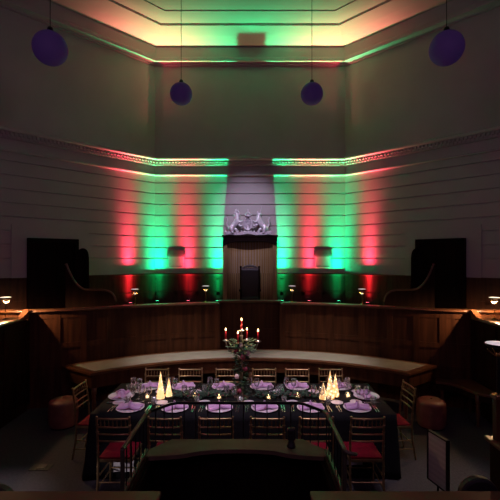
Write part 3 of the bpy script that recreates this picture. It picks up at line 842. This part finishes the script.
# ------------------------------------------------------------------ place settings
ch_p = tag(MB().lathe([(0,.006),(.10,.006),(.115,.010),(.155,.020),(.165,.022),(.165,.018),(.12,.004),(.1,0),(0,0)], n=36).build('charger_plate', M['charger']), 'x', 'plate', 'pale charger plates on the table')
def napkin_mesh():
    mb = MB(); nu, nv = 24, 10; vs = []; fs = []
    for i in range(nu+1):
        for j in range(nv+1):
            u, v = i/nu*2-1, j/nv*2-1
            pinch = .45+.55*abs(u)**.8
            x = u*.135; y = v*.085*pinch
            z = .012 + .020*(1-abs(v)**3)*(1-.4*abs(u)) + .012*math.cos(v*9)*(1-v*v)*(.4+abs(u)*.6) + .02*math.exp(-(u*5)**2)*(1-v*v)
            vs.append((x, y, z))
    for i in range(nu):
        for j in range(nv): a = i*(nv+1)+j; fs.append((a, a+nv+1, a+nv+2, a+1))
    mb.add(vs, fs, True)
    return mb
nap = napkin_mesh().build('napkin', M['napkin']); tag(nap, 'x', 'napkin', 'folded lilac napkins on the plates')
nap.scale = (1.05,1.15,1.4)
md = nap.modifiers.new('thick','SOLIDIFY'); md.thickness = .006; md.offset = -1
nap_ring = MB(); nap_ring.tube([(0,.042*math.cos(a),.035+.026*math.sin(a)) for a in [2*PI*k/16 for k in range(17)]], .006, 6, cap=False); nap_ring.build('napkin_band', M['napkin'], nap)
def fork():
    mb = MB(); mb.tube([(0,-.10,.004),(0,-.05,.006),(0,.02,.005),(0,.04,.004)], [.005,.0055,.003,.006], 6)
    for k in range(4): x = (k-1.5)*.0055; mb.tube([(x*.6,.04,.004),(x,.06,.003),(x,.095,.007)], [.003,.0022,.0016], 5)
    return mb
def knife():
    mb = MB(); mb.tube([(0,-.11,.005),(0,-.03,.006),(0,-.01,.005)], [.006,.0065,.005], 6)
    mb.add([(-.006,-.01,.003),(.008,-.01,.003),(.010,.06,.003),(.004,.105,.003),(-.006,.11,.003),(-.006,-.01,.006),(.008,-.01,.006),(.010,.06,.006),(.004,.105,.006),(-.006,.11,.006)],
           [(4,3,2,1,0),(5,6,7,8,9),(0,1,6,5),(1,2,7,6),(2,3,8,7),(3,4,9,8),(4,0,5,9)])
    return mb
fk = tag(fork().build('fork', M['steel']), 'x', 'fork', 'steel forks on the table')
kn = tag(knife().build('knife', M['steel']), 'x', 'knife', 'steel knives on the table')
def wine(h, r):
    return MB().lathe([(0,.0),(r*.85,.0),(r*.85,.003),(.006,.008),(.004,.02),(.004,h*.42),(.008,h*.45),(r*.75,h*.55),(r,h*.72),(r*.82,h),(r*.78,h),(r*.95,h*.72),(r*.70,h*.565),(0,h*.48)], n=18)
wg = tag(wine(.20,.038).build('wine_glass', M['glass']), 'x', 'glass', 'wine glasses on the table')
tm = tag(MB().lathe([(0,0),(.030,0),(.034,.09),(.031,.09),(.027,.008),(0,.006)], n=18).build('tumbler', M['glass']), 'x', 'glass', 'water tumblers on the table')
sp = tag(MB().lathe([(0,.004),(.05,.004),(.075,.012),(.075,.009),(.05,0),(0,0)], n=24).build('side_plate', M['charger']), 'x', 'plate', 'small side plates on the table')
U = dict()
def put(key, proto, loc, rz, label):
    o = place(proto, key in U, loc, rz, label); U[key] = 1; return o
TOP = TH + .003
def setting(x, y, rz, where, k):
    c, s = math.cos(rz), math.sin(rz)
    def L(u, v, z=TOP): return (x + u*c - v*s, y + u*s + v*c, z)
    put('ch', ch_p, L(0,0), rz, f'pale lilac charger plate at {where}')
    put('na', nap, L(0,0,TOP+.008), rz + R(random.uniform(-28,28)), f'folded lilac napkin on the plate at {where}')
    put('fk', fk, L(-.205,.0), rz + R(random.uniform(-4,4)), f'inner steel fork at {where}')
    put('fk', fk, L(-.232,-.01), rz + R(random.uniform(-4,4)), f'outer steel fork at {where}')
    put('kn', kn, L(.205,0), rz + R(random.uniform(-4,4)), f'inner steel knife at {where}')
    put('kn', kn, L(.232,-.01), rz + R(random.uniform(-4,4)), f'outer steel knife at {where}')
    put('wg', wg, L(.17,.205), 0, f'tall clear wine glass nearest the knives at {where}')
    put('wg', wg, L(.075,.245), 0, f'tall clear wine glass behind the plate at {where}')
    put('tm', tm, L(.245,.165), 0, f'short clear tumbler at {where}')
    put('sp', sp, L(-.20,.19), 0, f'small side plate left of the napkin at {where}')
NPX = [-1.44,-.905,-.37,.18,.73,1.29]
for k, x in enumerate(NPX): setting(x, 4.79, 0, f'the {ORD[k]} near-side place from left', k)
FPX = [-1.40,-.955,-.36,.165,.63,1.27]
FPX = [-1.40,-.93,-.37,.165,.66,1.25]
for k, x in enumerate(FPX): setting(x, 5.57, PI, f'the {ORD[k]} far-side place from left', k)
setting(-1.68, 5.20, -PI/2, 'the left end place of the table', 0)
setting(1.52, 5.20, PI/2, 'the right end place of the table', 0)

# tree shaped table lights
def tree_light(x, y, h, r, mt, label, group):
    t = thing('tree_light', label, 'table light', (x, y, TOP), 0, group)
    prof = [(0,.012),(r,.012),(r*1.02,.02)]
    for k in range(1, 9):
        u = k/9; prof += [(r*(1-u)*1.08+.004, .02+(h-.03)*(u-.012)), (r*(1-u)*.86+.003, .02+(h-.03)*(u+.004))]
    prof.append((0, h))
    MB().lathe(prof, n=20).build('glass_tree', mt, t)
    MB().lathe([(0,0),(r*1.08,0),(r*1.08,.010),(r*.9,.014),(0,.014)], n=20).build('base', M['wood_rail'], t)
    point('lamp', (0,-.0,h*.5), 0, (1,.68,.34), .03, t) if 0 else None
tree_light(-1.15, 5.12, .36, .050, M['tree_wax'], 'tall glowing cone tree light left of the flowers', 'glowing tree lights left')
tree_light(-1.06, 5.20, .25, .042, M['tree_wax'], 'short glowing cone tree light left of the flowers', 'glowing tree lights left')
tree_light(1.03, 5.12, .37, .055, M['tree_glass'], 'tallest sparkling glass tree light in the right-hand cluster', 'sparkling glass trees right')
tree_light(1.115, 5.20, .31, .048, M['tree_glass'], 'middle-height sparkling glass tree light, right of its cluster', 'sparkling glass trees right')
tree_light(.94, 5.10, .22, .050, M['tree_glass'], 'shortest sparkling glass tree light, left of its cluster', 'sparkling glass trees right')
# tea lights
tlp = thing('tea_light', 'x', 'candle', (0,0,0), 0, 'tea lights along the table')
MB().lathe([(0,0),(.026,0),(.032,.055),(.029,.055),(.024,.006),(0,.006)], n=18).build('glass_cup', M['glass'], tlp)
MB().lathe([(0,.007),(.021,.007),(.021,.026),(0,.026)], n=16).build('wax', M['tea'], tlp)
MB().lathe([(0,.026),(.006,.034),(.005,.046),(0,.058)], n=10).build('flame', M['flame'], tlp)
for k, (x, y, lb) in enumerate(((-.40,5.14,'lit tea light just left of the central flowers'), (.24,5.14,'lit tea light just right of the central flowers'),
        (-.72,5.20,'lit tea light between flowers and left cone trees'), (.62,5.2,'lit tea light between flowers and right glass trees'),
        (-1.33,5.16,'lit tea light left of the cone trees'), (1.28,5.2,'lit tea light right of the glass trees'))):
    place(tlp, k > 0, (x, y, TOP), 0, lb)

# ------------------------------------------------------------------ candelabra, candles and flowers
cx, cy = -.11, 5.17
cd = thing('candelabra', 'tall five-armed candelabra in the centre of the table', 'candelabra', (cx, cy, TOP))
MB().lathe([(0,0),(.09,0),(.09,.012),(.04,.03),(.02,.06),(.016,.08),(.022,.12),(.014,.16),(.014,.60),(.026,.63),(.016,.66),(.014,.78),(.022,.81),(0,.82)], n=18).build('stem', M['silver'], cd)
cand = [(.0,0,.875), (.07,.03,.745), (-.045,-.05,.715), (.215,-.01,.735), (-.205,.0,.745)]
cl_lb = ['tallest red taper candle at the candelabra top', 'red taper candle on the inner right arm', 'red taper candle on the front inner arm', 'red taper candle on the far right arm', 'red taper candle on the far left arm']
for (dx, dy, dz) in cand:
    mb = MB(); z = dz
    if dx or dy:
        mb.tube([(0,0,.66),(dx*.35,dy*.35,.59),(dx*.8,dy*.8,.60),(dx,dy,z-.02)], [.010,.009,.008,.008], 8)
    else: mb.tube([(0,0,.78),(0,0,z-.02)], .009, 8)
    mb.lathe([(0,-.02),(.012,-.02),(.040,-.004),(.042,.0),(.016,.002),(.016,.018),(.0125,.018),(.0125,.003),(0,.003)], (dx,dy,z), 16)
    mb.build('arm', M['silver'], cd)
for (dx, dy, dz), lb in zip(cand, cl_lb):
    t = thing('taper_candle', lb, 'candle', (cx+dx, cy+dy, TOP+dz+.003), 0, 'red candles on the candelabra')
    h = .115
    MB().lathe([(0,0),(.0115,0),(.0105,h),(.004,h+.004),(0,h+.002)], n=14).build('wax', M['wax'], t)
    MB().tube([(0,0,h),(0,0,h+.012)], .0018, 6).build('wick', M['black'], t)
    MB().lathe([(0,h+.006),(.008,h+.013),(.010,h+.022),(.006,h+.034),(0,h+.046)], n=12).build('flame', M['flame'], t)
    point('lamp', (0,0,h+.07), .9, (1,.55,.22), .012, t)
fl = thing('flower_arrangement', 'tall column of greenery and roses wrapped round the candelabra', 'flowers', (cx, cy, TOP))
def leaf(mb, p, d, ln, wd):
    d = Vector(d).normalized(); up = Vector((0,0,1)); sd = d.cross(up)
    if sd.length < .1: sd = Vector((1,0,0))
    sd.normalize(); nn = sd.cross(d); p = Vector(p)
    pr = [(0,0),(.3,.8),(.6,1),(.85,.6),(1,0)]
    vs = []
    for (u, w_) in pr: vs += [p+d*ln*u-sd*wd*w_*.5+nn*.1*ln*u*u*-1, p+d*ln*u+nn*(.15*wd*w_), p+d*ln*u+sd*wd*w_*.5-nn*.1*ln*u*u]
    fs = []
    for k in range(4):
        for e in range(2): fs.append((3*k+e, 3*k+e+1, 3*k+4+e, 3*k+3+e))
    mb.add(vs, fs, True)
rnd = random.Random(3)
mbs = {'leaf': MB(), 'leaf2': MB()}
for k in range(420):
    z = rnd.uniform(.02, .74); rad = .055 + .06*max(0,(z-.45)/.3)**1.3 + .03*max(0,(.2-z)/.2)
    a = rnd.uniform(0, 2*PI); d = (math.cos(a), math.sin(a), rnd.uniform(-.5,.9))
    leaf(mbs['leaf' if rnd.random() < .38 else 'leaf2'], (rad*.6*math.cos(a), rad*.6*math.sin(a), z), d, rnd.uniform(.05,.095), rnd.uniform(.018,.034))
for k in range(60):
    a = rnd.uniform(0, 2*PI); leaf(mbs['leaf'], (.07*math.cos(a), .07*math.sin(a), .64+rnd.uniform(-.05,.08)), (math.cos(a), math.sin(a), rnd.uniform(-.2,.5)), rnd.uniform(.08,.15), .024)
mbs['leaf'].build('eucalyptus', M['leaf'], fl, fixn=False); mbs['leaf2'].build('pine_sprigs', M['leaf2'], fl, fixn=False)
def rose(c, r, mt):
    mb = MB(); mb.ball((0,0,0), r*.6, 12, 8)
    for L_, (rr, nP) in enumerate(((.65,4),(.85,5),(1.0,6))):
        for k in range(nP):
            a = 2*PI*k/nP + L_*.5; mb.ball((rr*.55*r*math.cos(a), rr*.55*r*math.sin(a), -.1*r*L_), r*.48, 8, 6, sz=.9)
    o = mb.build('rose', mt, fl); o.location = c; o.rotation_euler = (R(70), 0, R(rnd.uniform(-40,40)))
for (p, r_, mt) in (((-.055,-.10,.305), .032, 'rose'), ((.075,-.07,.60), .038, 'rose'), ((-.06,-.085,.62), .034, 'wine_rose'), ((.02,-.10,.55), .036, 'wine_rose'), ((.0,-.10,.70), .030, 'rose'), ((.05,-.09,.40), .030, 'wine_rose'), ((-.03,-.10,.12), .034, 'wine_rose'), ((.11,.02,.66), .03, 'wine_rose')):
    rose(p, r_, M[mt])
# low garlands of dark greenery each side of the flowers
for s, side in ((-1,'left'), (1,'right')):
    mb = MB(); rnd = random.Random(11+s)
    x0, x1 = (-1.0, -.28) if s < 0 else (.08, .86)
    for k in range(330):
        x = rnd.uniform(x0, x1); a = rnd.uniform(0, 2*PI)
        leaf(mb, (x, cy+.02+rnd.uniform(-.06,.06), TOP+rnd.uniform(.006,.05)), (math.cos(a), math.sin(a), rnd.uniform(.0,.8)), rnd.uniform(.05,.09), rnd.uniform(.014,.026))
    t = thing('table_garland', f'low dark greenery garland on the table {side} of the flowers', 'garland', (0,0,0))
    mb.build('foliage', M['leaf2'], t, fixn=False)
    mb = MB()
    for k in range(14): mb.ball((rnd.uniform(x0,x1), cy-.03+rnd.uniform(-.04,.04), TOP+.04+rnd.uniform(0,.02)), .011, 8, 6)
    mb.build('berries', M['wine_rose'], t)

# ------------------------------------------------------------------ near gallery: bay with balustrade
BH = 1.13
bay_out = [(-.77,2.23),(-.77,2.99),(-.62,3.17),(.42,3.17),(.57,2.99),(.57,2.23)]
bay = thing('speaking_bay', 'dark wooden projecting bay with pale oak ledge in the foreground', 'gallery bay')
inn = [(.53,2.90),(.36,2.91),(.28,2.93),(.18,2.975),(.05,2.995),(-.10,3.0),(-.25,2.995),(-.38,2.97),(-.48,2.93),(-.56,2.91),(-.73,2.90)]
mb = MB(); mb.prism([(-.77,2.89),(-.77,2.99),(-.62,3.17),(.42,3.17),(.57,2.99),(.57,2.89),(.53,2.89)] + inn[1:-1] + [(-.73,2.89)], BH-.03, BH); mb.build('ledge', M['ledge'], bay)
mb = MB(); mb.sweep(bay_out, [(.02,0.0),(.055,0.0),(.055,BH-.03),(.02,BH-.03)]); mb.build('panelled_front', M['wood_black'], bay)
for pth in ([(-.77,2.23),(-.77,2.90)], [(.57,2.90),(.57,2.23)]):
    MB().sweep(pth, [(-.005,BH-.03),(.03,BH-.03),(.03,BH),(-.005,BH)]).build('side_capping', M['wood_dark'], bay)
mb = MB(); mb.prism([(-.75,2.23),(-.75,2.98),(-.61,3.12),(.41,3.12),(.55,2.98),(.55,2.23)][::-1], .42, .46); mb.build('bay_floor', M['wood_black'], bay)
bl = thing('balustrade', 'thin black metal balustrade with bronzed handrail around the foreground bay', 'railing')
HR = 1.41
rail = [(-.775,2.42),(-.775,2.95),(-.76,3.01),(-.63,3.165),(-.58,3.19),(.38,3.19),(.43,3.165),(.56,3.01),(.575,2.95),(.575,2.42)]
sides = [(rail[:3], True), (rail[2:8], False), (rail[7:], True)]
for pts, br in sides:
    mb = MB()
    mb.tube([(x, y, HR) for x, y in pts], .014 if br else .011, 10)
    o = mb.build('handrail', M['rail_paint'] if br else M['iron'], bl)
for s, x in ((-1,-.775),(1,.575)):
    mb = MB(); mb.tube([(x,2.42,BH-.25),(x,2.42,HR)], .014, 10)
    o = mb.build('newel_post', M['rail_paint'], bl)
    mb = MB(); mb.tube([(x,2.43,HR),(x,2.40,HR-.002),(x-s*.0+s*.025,2.385,HR-.008),(x+s*.05,2.385,HR-.012),(x+s*.065,2.40,HR-.02)], [.014,.014,.013,.012,.010], 10); 
    if s > 0: mb.build('rail_scroll', M['rail_paint'], bl)
def seg_pts(pts, step):
    out = []; 
    for k in range(len(pts)-1):
        p, q = Vector(pts[k]), Vector(pts[k+1]); n = max(1, round((q-p).length/step))
        for j in range(n): out.append(p.lerp(q, j/n))
    return out
for p in seg_pts([(-.775,2.50),(-.775,2.99),(-.62,3.172),(.42,3.172),(.575,2.99),(.575,2.42)], .094):
    mb = MB(); mb.tube([(p.x,p.y,BH-.002),(p.x,p.y,HR)], .0045, 6); mb.build('baluster', M['iron'], bl)
# bottom strings of the two sides, pale edges
for x in (-.775, .575):
    mb = MB(); mb.box(x-.012, x+.012, 2.38, 2.99, BH-.002, BH+.012); mb.build('bottom_rail', M['rail_paint'], bl)

dv = thing('desk_device', 'small black upright device standing on the oak ledge', 'device', (.315, 3.04, BH))
mb = MB(); mb.lathe([(0,0),(.034,0),(.036,.01),(.03,.02),(.022,.05),(.022,.07)], n=16); mb.build('foot', M['black'], dv)
mb = MB(); mb.box(-.032,.032,-.025,.025,.055,.145); mb.build('head', M['black'], dv, bevel=.012)

# gallery handrails running off to both sides below the camera
for s, side, x0, x1 in ((-1,'left',-2.4,-.49), (1,'right',.33,2.4)):
    t = thing('gallery_rail', f'dark wooden gallery front with capping along the bottom {side} of the view', 'gallery rail')
    mb = MB(); mb.box(x0, x1, 2.06, 2.21, 1.255, 1.283); mb.build('capping', M['wood_rail'], t, bevel=.008)
    mb = MB(); mb.box(x0, x1, 2.09, 2.15, .3, 1.256); mb.build('front_panel', M['wood_dark'], t)

# box, newel and lamp at the right
bx = thing('pew_end', 'dark wooden box pew end in the lower right corner', 'pew')
mb = MB(); mb.box(1.93, 2.7, 2.35, 3.20, 0, BH-.03); mb.build('body', M['wood_dark'], bx)
mb = MB(); mb.box(1.90, 2.75, 2.3, 3.24, BH-.03, BH); mb.build('capping', M['wood_rail'], bx, bevel=.01)
nw = thing('newel_post', 'square dark wooden newel post carrying the tall lamp at right', 'post', (1.965, 3.15, BH))
mb = MB(); mb.box(-.03,.03,-.03,.03,0,.33); mb.build('shaft', M['wood'], nw, bevel=.005)
mb = MB(); mb.box(-.042,.042,-.042,.042,.33,.355); mb.build('cap', M['wood_rail'], nw, bevel=.006)
dish_lamp((1.965, 3.15, BH+.355), 'tall black-stemmed dish lamp at the far right foreground', False, .42, 1.02, 0, 'tall lamp at right', False)

# black rounded seats nosing into the bottom corners
for s, side, x, y, w_, zt in ((1,'right',1.33,2.32,.11,1.30), (-1,'left',-1.50,2.32,.13,1.255)):
    t = thing('gallery_chair', f'black rounded chair back poking up in the bottom {side} corner', 'chair', (x, y, 0))
    mb = MB(); vs = []; fs = []; n = 16
    for yy in (-.03,.03):
        vs += [(-w_, yy, .9)] + [(-w_*math.cos(PI*k/n), yy, zt-.10+.10*math.sin(PI*k/n)) for k in range(n+1)] + [(w_, yy, .9)]
    m = n+3; fs = [tuple(range(m)), tuple(range(m,2*m))[::-1]] + [(k,(k+1)%m,m+(k+1)%m,m+k) for k in range(m)]
    mb.add(vs, fs); mb.build('backrest', M['throne'], t, bevel=.015)
    mb = MB(); mb.box(-w_, w_, -.02, .30, .84, .92); mb.build('seat_pad', M['throne'], t, bevel=.015)
    mb = MB(); mb.tube([(0,.12,0),(0,.12,.85)], .03, 10); mb.build('pedestal', M['iron'], t)

# notice stand
ns = thing('notice_stand', 'white framed notice on a low stand at the lower right', 'sign', (1.965, 4.16, 0), math.atan2(.27,-.075))
mb = MB(); mb.box(-.135,.135,-.012,.012,.20,.71); mb.build('notice_panel', M['notice'], ns)
mb = MB()
for (a0,a1,z0,z1) in ((-.145,-.128,.19,.72),(.128,.145,.19,.72),(-.145,.145,.19,.205),(-.145,.145,.705,.72)): mb.box(a0,a1,-.018,.018,z0,z1)
mb.build('frame', M['iron'], ns)
mb = MB(); mb.tube([(0,0,.0),(0,0,.2)], .012, 8); mb.build('post', M['iron'], ns)
MB().lathe([(0,0),(.10,0),(.10,.008),(.02,.016),(0,.016)], n=20).build('foot', M['iron'], ns)

# floor box with open flap
fb = thing('floor_box', 'small black floor socket box in the carpet at lower left', 'floor socket', (-2.55, 4.88, 0))
mb = MB(); mb.box(-.05,.05,-.05,.05,0,.012); mb.build('socket', M['black'], fb, bevel=.004)
mb = MB(); mb.box(-.13,.11,-.075,.075,0,.005); mb.build('plate', M['iron'], fb)

# ------------------------------------------------------------------ light
LIL = (.86,.74,1.0)
# unseen spots added high over the hall for arms, table and desk
spot('arms_spot', (-.35,5.2,7.5), (0,10,3.35), 1150, (.84,.68,1.0), 23, 1.0, .03)
spot('table_spot', (-.9,3.2,7.6), (-.1,5.4,.7), 590, (.97,.79,1.0), 34, .9, .08)
spot('table_spot', (1.0,3.2,7.6), (.0,5.4,.7), 590, (.97,.79,1.0), 34, .9, .08)
spot('desk_spot', (-1.4,5.6,7.7), (-1.15,7.15,.75), 1600, (1,.86,.76), 21, 1.0, .10)
spot('desk_spot', (1.4,5.6,7.7), (1.15,7.15,.75), 1600, (1,.86,.76), 21, 1.0, .10)
# unseen high spots added for floor pools; unseen low lamps under the gallery
spot('floor_pool_spot', (-3.0,3.7,6.5), (-2.80,4.1,0), 800, (.98,.84,.90), 15, 1.0, .08)
spot('floor_pool_spot', (2.7,3.8,6.5), (2.30,4.4,0), 420, (.98,.84,.90), 18, 1.0, .08)
spot('under_gallery_lamp', (-2.7,2.9,.50), (-1.45,4.6,.22), 34, (.98,.84,.92), 16, .6, .03)
spot('under_gallery_lamp', (2.6,2.9,.50), (1.19,4.6,.25), 34, (.98,.84,.92), 16, .6, .03)
point('gallery_fill', (-2.2,-.6,4.6), 48, (1.0,.47,.95), .25)  # unseen pair added as pink-lilac ambient fill from behind the camera
point('gallery_fill', (2.2,-.6,4.6), 48, (1.0,.47,.95), .25)
wd = bpy.data.worlds.new('world'); sc.world = wd; wd.use_nodes = True
wd.node_tree.nodes['Background'].inputs[0].default_value = (.9,.7,1,1); wd.node_tree.nodes['Background'].inputs[1].default_value = .01

# ------------------------------------------------------------------ camera
cam = bpy.data.cameras.new('camera'); co = bpy.data.objects.new('camera', cam); COL.objects.link(co)
cam.sensor_width = 36; cam.lens = 398/500*36; cam.shift_y = 7/500
co.location = (0,0,2.58); co.rotation_euler = (PI/2,0,0); cam.clip_start = .05
sc.camera = co
sc.view_settings.view_transform = 'Standard'; sc.view_settings.look = 'None'; sc.view_settings.gamma = 1; sc.view_settings.exposure = 0
sc.view_settings.use_curve_mapping = False
sc.cycles.use_denoising = True
sc.cycles.sample_clamp_indirect = 5
sc.cycles.caustics_reflective = False; sc.cycles.caustics_refractive = False
sc.cycles.max_bounces = 8
